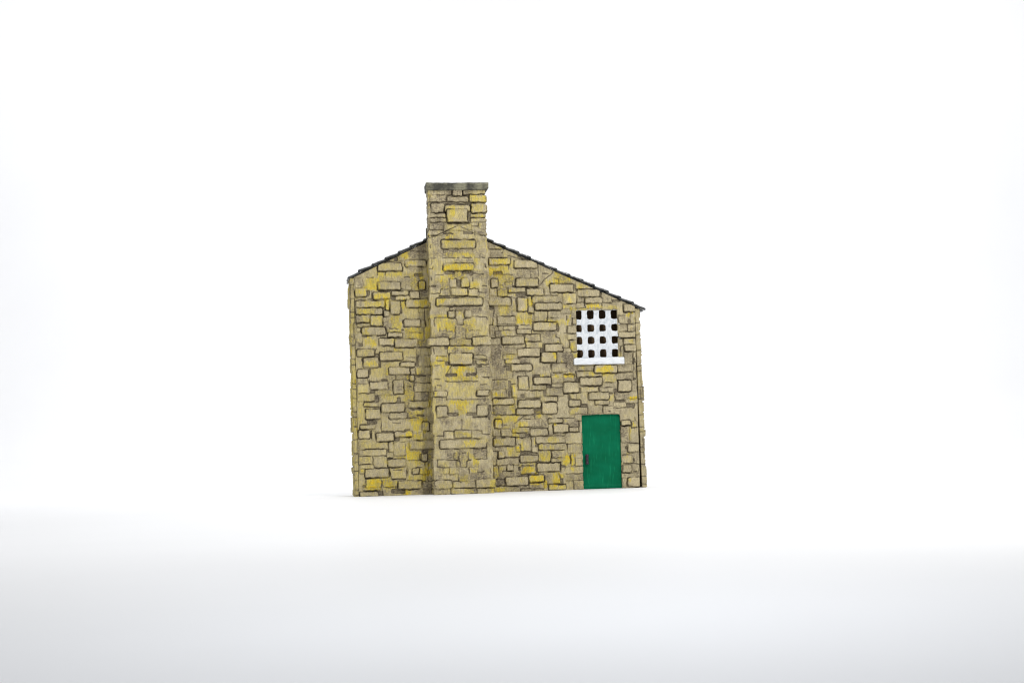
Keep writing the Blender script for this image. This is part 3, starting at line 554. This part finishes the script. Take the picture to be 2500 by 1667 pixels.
WID = 701.0; RIDGE = 256.0; DEP = 105.0
def eave(u):                   # underside of the roof above the gable
    return 538.5 + 0.468 * u if u < RIDGE else 455.5 + 0.4535 * (702 - u)
def breast_top(u):
    return 654 - (256 - u) * 0.412 if u < 256 else 654 - (u - 256) * 0.41
DW = {k: parse(('w', k)) for k in 'SpMGYWL'}
DC = {k: parse(('c', k)) for k in 'SpMGYWL'}

def rr_in(U, Z, a, b, c, d, rad):
    cx, cz, hx, hz = (a + c) / 2, (b + d) / 2, (c - a) / 2, (d - b) / 2
    dx = np.abs(U - cx) - hx + rad; dz = np.abs(Z - cz) - hz + rad
    return np.minimum(np.maximum(dx, dz), 0) + np.hypot(np.maximum(dx, 0), np.maximum(dz, 0)) - rad
def openings(U, Z):
    wob = (vn(U / 6, Z / 6, 31) - 0.5) * 1.6
    win_ = rr_in(U, Z, 551, 322, 656, 448, 1.5) + wob * 0.6 < 0
    dr = rr_in(U, Z, 557.2, -40, 656, 185.7, 4) + wob < 0
    return win_ | dr
us = np.linspace(0, WID, 640)
strip('gable_wall', [(u, u, 0, 0, 1) for u in us], 0.0, lambda u: eave(u) - 1.5, 545, DW, 3, house, (0.30, 0.06), back=8.0, hole=openings)

# side walls: the front edge of each shows beside the gable wall
def side_cols(inner, outer, w, left):
    cols = []; n = 9; sgn = -1 if left else 1
    if left:
        for k in range(0, 60): d = DEP * (1 - k / 60); cols.append((900 + d, outer, w - 1.5 - d, -1, 0))
        cols.append((900, outer + 0.5, w - 0.5, -0.7, 0.7))
        for k in range(n): cols.append((880 + k, outer + 1.5 + (inner - outer - 1.5) * k / (n - 1), w, 0, 1))
        cols.append((890, inner, w - 8, 0, 0.01))
    else:
        cols.append((890, inner, w - 10, 0, 0.01))
        for k in range(n): cols.append((880 + k, inner + (outer - 1.5 - inner) * k / (n - 1), w, 0, 1))
        cols.append((900, outer - 0.5, w - 0.5, 0.7, 0.7))
        for k in range(1, 61): d = DEP * k / 60; cols.append((900 + d, outer, w - 1.5 - d, 1, 0))
    return cols
r1 = np.random.RandomState(5)
SL = random_stones(905, 905 + DEP, 0, 560, r1, (18, 26, 40, 55), 0.15); SL['L'] = []
zz = 3
while zz < 560:                # joints across the narrow front edge
    SL['L'].append([874, zz, 901, zz + r1.rand() * 2]); zz += r1.choice([14, 22, 33, 46])
SR = random_stones(905, 905 + DEP, 0, 480, r1, (18, 26, 40, 55), 0.15); SR['L'] = []; SR['Y'] = SR['Y'][::4]
zz = 8
while zz < 470:
    SR['L'].append([874, zz, 901, zz + r1.rand() * 2]); zz += r1.choice([12, 20, 30, 40])
strip('side_wall', side_cols(-0.9, -10.0, -0.6, True), 0.0, lambda u: 535.0, 300, SL, 21, house, (0.5, 0.5), back=3.0, side_gain=0.1)
strip('side_wall', side_cols(703.2, 713.8, -4.5, False), 0.0, lambda u: 450.0, 300, SR, 23, house, (0.2, 0.2), back=3.0, side_gain=0.3,
      shear=lambda Z: 5.0 * (1 - np.clip(Z / 455, 0, 1)) ** 1.3 )
SB = random_stones(0, WID, 0, 680, r1)
strip('rear_wall', [(WID - u, u, -DEP, 0, -1) for u in np.linspace(0, WID, 200)[::-1]], 0.0, lambda u: eave(u) - 1.5, 180, SB, 29, house, (0.35, 0.35), back=8.0)

# chimney breast and the stack above it
def u_cols(x0, x1, wf, wb, step=1.1, r=1.6):
    cols = []
    nb = int((wf - wb) / 1.5)
    for k in range(nb): w = wb + (wf - r - wb) * k / nb; cols.append((x0 + (wf - w) * 0.9, x0, w, -1, 0))
    for a in (0.0, 45.0, 90.0):
        a = math.radians(a); cols.append((x0 + r * (1 - math.cos(a)), x0 + r * (1 - math.cos(a)), wf - r + r * math.sin(a), -math.cos(a), math.sin(a)))
    for u in np.arange(x0 + r + step, x1 - r - step / 2, step): cols.append((u, u, wf, 0, 1))
    for a in (90.0, 45.0, 0.0):
        a = math.radians(a); cols.append((x1 - r * (1 - math.cos(a)), x1 - r * (1 - math.cos(a)), wf - r + r * math.sin(a), math.cos(a), math.sin(a)))
    for k in range(1, nb + 1): w = wf - r - (wf - r - wb) * k / nb; cols.append((x1 - (wf - w) * 0.9, x1, w, 1, 0))
    return cols
CX0, CX1 = 181.2, 325.0
strip('chimney_breast', u_cols(CX0, CX1, 54.5, 0.5), 0.0, lambda u: breast_top(min(max(u, 183), 324)), 600, DC, 11, house, (0.24, 0.24), back=1.0, side_gain=0.3, jagamp=5.0, edges=True)
stack = strip('chimney', u_cols(182.6, 323.6, 54.0, 10.0), lambda u: breast_top(min(max(u, 183), 324)) + 0.6, lambda u: 741.0, 110, DC, 13, house, (0.22, 0.22), back=1.0, side_gain=0.3, jagamp=3.6, edges=True)
def cap_fn(v):
    if v.co.z < 745 and v.co.x > 325: v.co.x -= 3.5
box_mesh('chimney_cap', 177.9, 331.6, 7, 60, 740.5, 758.8, M_CAP, stack, bev=1.4, cuts=4.5, amp=1.1, nsc=0.11, fn=cap_fn)
box_mesh('rear_stand_in', 179.8, 322, -3, 8.5, 632, 656, M_CAP, stack, bev=1.0)  # stand-in block for the dark far part that shows beside the stack

# roof: overlapping slates on a thin board, both slopes
def roof():
    bm = bmesh.new(); r = np.random.RandomState(12)
    def slab(pa, pb, ta, tb, y0, y1, jz):
        # pa -> pb runs up the slope (u, z underside), ta/tb thickness at the ends
        vs_ = []
        for y in (y0, y1):
            for t in np.linspace(0, 1, 6):
                u = pa[0] + (pb[0] - pa[0]) * t; z = pa[1] + (pb[1] - pa[1]) * t + jz + mnoise.noise(Vector((u * 0.09, y * 0.05, 3.0))) * 1.1
                th = ta + (tb - ta) * t + mnoise.noise(Vector((u * 0.15, y * 0.1, 9.0))) * 0.9
                vs_.append((bm.verts.new((u, y, z)), bm.verts.new((u, y, z + th))))
        a, b = vs_[:6], vs_[6:]
        for i in range(5):
            bm.faces.new((a[i][0], a[i + 1][0], a[i + 1][1], a[i][1])); bm.faces.new((b[i][1], b[i + 1][1], b[i + 1][0], b[i][0]))
            bm.faces.new((a[i][1], a[i + 1][1], b[i + 1][1], b[i][1])); bm.faces.new((b[i][0], b[i + 1][0], a[i + 1][0], a[i][0]))
        bm.faces.new((a[0][0], a[0][1], b[0][1], b[0][0])); bm.faces.new((a[5][1], a[5][0], b[5][0], b[5][1]))
    left = [-16, 11, 42.5, 76, 108.5, 138, 171.5, 203, 233]
    right = [728, 698, 667, 635.5, 600, 571, 539, 506.5, 475, 441, 411, 378, 348, 318, 288]
    zl = lambda u: 540.5 + 0.468 * u; zr = lambda u: 456.6 + 0.4535 * (702 - u)
    for lst, zf, sg in ((left, zl, 1), (right, zr, -1)):
        for k, u in enumerate(lst):
            e = u + sg * 39; y = -5.0 - r.rand() * 1.5
            e = min(e, 257) if sg > 0 else max(e, 255)
            while y < DEP + 5:
                w = 24 + r.rand() * 10; j = (r.rand() - 0.5) * 1.4; du = (r.rand() - 0.5) * 2.0
                drop = -1.0 if k == 0 else 2.8
                slab((u + du, zf(u) + drop + 0.3), (e, zf(e) - 0.2), 5.6 if sg > 0 else 4.8, 3.6, y, min(y + w - 0.8, DEP + 6), j)
                y += w
    # board under the slates
    for (u0, u1, zf) in ((-9.5, 256, zl), (256, 714, zr)):
        a = [bm.verts.new((u, y, zf(u) + dz)) for y in (-0.5, DEP - 2) for u in (u0, u1) for dz in (-1.8, -0.2)]
        for f in ((0, 2, 3, 1), (4, 5, 7, 6), (0, 4, 6, 2), (1, 3, 7, 5), (0, 1, 5, 4), (2, 6, 7, 3)): bm.faces.new([a[i] for i in f])
    bmesh.ops.recalc_face_normals(bm, faces=bm.faces)
    es = [e for e in bm.edges if len(e.link_faces) == 2 and e.calc_face_angle(0) > 0.7]
    bmesh.ops.bevel(bm, geom=es, offset=1.3, segments=3, affect='EDGES')
    for v in bm.verts: v.co *= S
    me = bpy.data.meshes.new('roof'); bm.to_mesh(me); bm.free()
    o = link('roof', me, M_SLATE, house)
    bm = bmesh.new()           # ridge cap
    n = 10
    for i in range(n):
        y0 = -4 + (DEP + 8) * i / n; y1 = y0 + (DEP + 8) / n - 0.8
        pr = [(-14, -5.5), (0, 1.5), (14, -5.0), (14, -0.5), (0, 6.5), (-14, -1.0)]
        A = [bm.verts.new((256 + a, y0, zl(256) + 6 + b)) for a, b in pr]; B = [bm.verts.new((256 + a, y1, zl(256) + 6 + b)) for a, b in pr]
        bm.faces.new(A); bm.faces.new(B[::-1])
        for j in range(6): bm.faces.new((A[j], B[j], B[(j + 1) % 6], A[(j + 1) % 6]))
    bmesh.ops.recalc_face_normals(bm, faces=bm.faces)
    for v in bm.verts: v.co *= S
    me = bpy.data.meshes.new('ridge_cap'); bm.to_mesh(me); bm.free(); link('ridge_cap', me, M_SLATE, o, False)
roof()

# window: one pierced white plate, the sill below it
HOLES = [(551.2, 424.4, 565.9, 447.3), (578.6, 425.0, 596.5, 447.4), (609.0, 425.1, 626.6, 447.5), (639.4, 424.7, 656.2, 447.1), (550.7, 392.6, 565.4, 411.5), (578.5, 393.0, 596.8, 412.0), (609.3, 393.6, 626.4, 411.7), (640.0, 394.2, 656.3, 412.9), (551.3, 361.3, 566.0, 381.6), (578.7, 361.9, 596.8, 381.5), (609.1, 362.5, 626.3, 381.7), (640.0, 362.7, 656.3, 381.9), (551.4, 328.4, 566.6, 349.0), (578.8, 327.9, 596.3, 348.5), (609.2, 328.4, 626.7, 349.3), (639.5, 328.9, 656.3, 349.4)]
def grille():
    cu = bpy.data.curves.new('window', 'CURVE'); cu.dimensions = '2D'; cu.fill_mode = 'BOTH'; cu.extrude = 1.1 * S; cu.bevel_depth = 0.7 * S; cu.bevel_resolution = 2; cu.resolution_u = 4
    r = np.random.RandomState(4)
    def loop(pts):
        sp = cu.splines.new('POLY'); sp.points.add(len(pts) - 1); sp.use_cyclic_u = True
        for p, (x, z) in zip(sp.points, pts): p.co = (x * S, z * S, 0, 1)
    loop([(544, 314), (663, 314), (663, 456), (544, 456)])
    for i, (a, b, c, d) in enumerate(HOLES):
        if i % 4 == 0: a = 548.8
        if i % 4 == 3: c = 658.2
        if i < 4: d = 447.9
        a -= 0.3; b -= 0.3; c += 0.3; d += 0.3
        cx, cz, hx, hz = (a + c) / 2, (b + d) / 2, (c - a) / 2, (d - b) / 2; pts = []; ex = 3.2 + r.rand() * 1.2; ph = r.rand() * 9
        for k in range(40):
            t = 2 * math.pi * k / 40; co, si = math.cos(t), math.sin(t)
            rad = (abs(co) ** ex + abs(si) ** ex) ** (-1 / ex); w = 1 + 0.035 * math.sin(3 * t + ph) + 0.02 * math.sin(7 * t + 2 * ph)
            pts.append((cx + hx * co * rad * w, cz + hz * si * rad * w))
        loop(pts)
    tmp = bpy.data.objects.new('tmp', cu); C.objects.link(tmp)
    me = bpy.data.meshes.new_from_object(tmp.evaluated_get(bpy.context.evaluated_depsgraph_get()))
    C.objects.unlink(tmp); bpy.data.objects.remove(tmp)
    n = len(me.vertices); co = np.empty(n * 3, np.float32); me.vertices.foreach_get('co', co); co = co.reshape(-1, 3)
    co = np.stack([co[:, 0], -co[:, 2] + 4.2 * S, co[:, 1]], -1); me.vertices.foreach_set('co', co.ravel()); me.update()
    me.name = 'window'; me.materials.clear()
    bm = bmesh.new(); bm.from_mesh(me); bmesh.ops.remove_doubles(bm, verts=bm.verts, dist=1e-6); bmesh.ops.recalc_face_normals(bm, faces=bm.faces); bm.to_mesh(me); bm.free()
    return link('window', me, M_WHITE, house, False)
win = grille()
def sill_fn(v):
    t = (v.co.x - 541) / 128
    if v.co.z > 318: v.co.z += 2.2 * t
    if v.co.z > 320 and 544 < v.co.x < 550: v.co.z += 2.4 * (1 - abs(v.co.x - 547) / 3)
box_mesh('window_sill', 540.8, 669.2, -2, 8.5, 311, 326, M_SILL, win, bev=1.8, cuts=3.2, amp=0.9, nsc=0.13, fn=sill_fn, seg=3)
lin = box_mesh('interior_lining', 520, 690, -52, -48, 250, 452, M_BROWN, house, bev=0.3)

# door with its handle
def door_fn(v):
    x, z = v.co.x, v.co.z
    if v.co.y < 10 and z > 2:
        for (bx, bz, br) in ((626, 150, 4.0), (612, 133, 4.6), (619, 142, 2.5)):
            q = ((x - bx) / br) ** 2 + ((z - bz) / br) ** 2
            if q < 4: v.co.y -= 0.8 * math.exp(-q)
        if z < 8: v.co.y -= 0.9
door = box_mesh('door', 555, 658.5, -13, -7.4, 0.6, 188, M_DOOR, house, bev=0.8, cuts=2.4, amp=0.25, nsc=0.07, fn=door_fn)
def handle():
    bm = bmesh.new(); n = 14; rows = []
    for i in range(17):
        t = i / 16; z = 61.5 + 26 * t
        e = min(t, 1 - t); rad = 3.5 + 1.1 * math.exp(-((e - 0.12) / 0.08) ** 2)
        if e < 0.06: rad *= 0.55 + 0.45 * e / 0.06
        rows.append([bm.verts.new((568.3 + rad * math.cos(2 * math.pi * k / n) + 0.5 * mnoise.noise(Vector((k, t * 6, 1))), 4.2 - 3.5 + rad * 1.0 * math.sin(2 * math.pi * k / n), z + 0.4 * mnoise.noise(Vector((k * .7, t * 3, 5))))) for k in range(n)])
    for a, b in zip(rows[:-1], rows[1:]):
        for k in range(n): bm.faces.new((a[k], a[(k + 1) % n], b[(k + 1) % n], b[k]))
    bm.faces.new(rows[0][::-1]); bm.faces.new(rows[-1])
    for z in (67, 82):         # two posts into the door
        A = [bm.verts.new((566.5 + dx, y, z + dz)) for y in (1.5, 8.5) for dx, dz in ((0, 0), (3.4, 0), (3.4, 3), (0, 3))]
        for f in ((0, 1, 2, 3), (7, 6, 5, 4), (0, 4, 5, 1), (1, 5, 6, 2), (2, 6, 7, 3), (3, 7, 4, 0)): bm.faces.new([A[i] for i in f])
    bmesh.ops.recalc_face_normals(bm, faces=bm.faces)
    for v in bm.verts: v.co *= S
    me = bpy.data.meshes.new('door_handle'); bm.to_mesh(me); bm.free(); link('door_handle', me, M_BLACK, door)
handle()
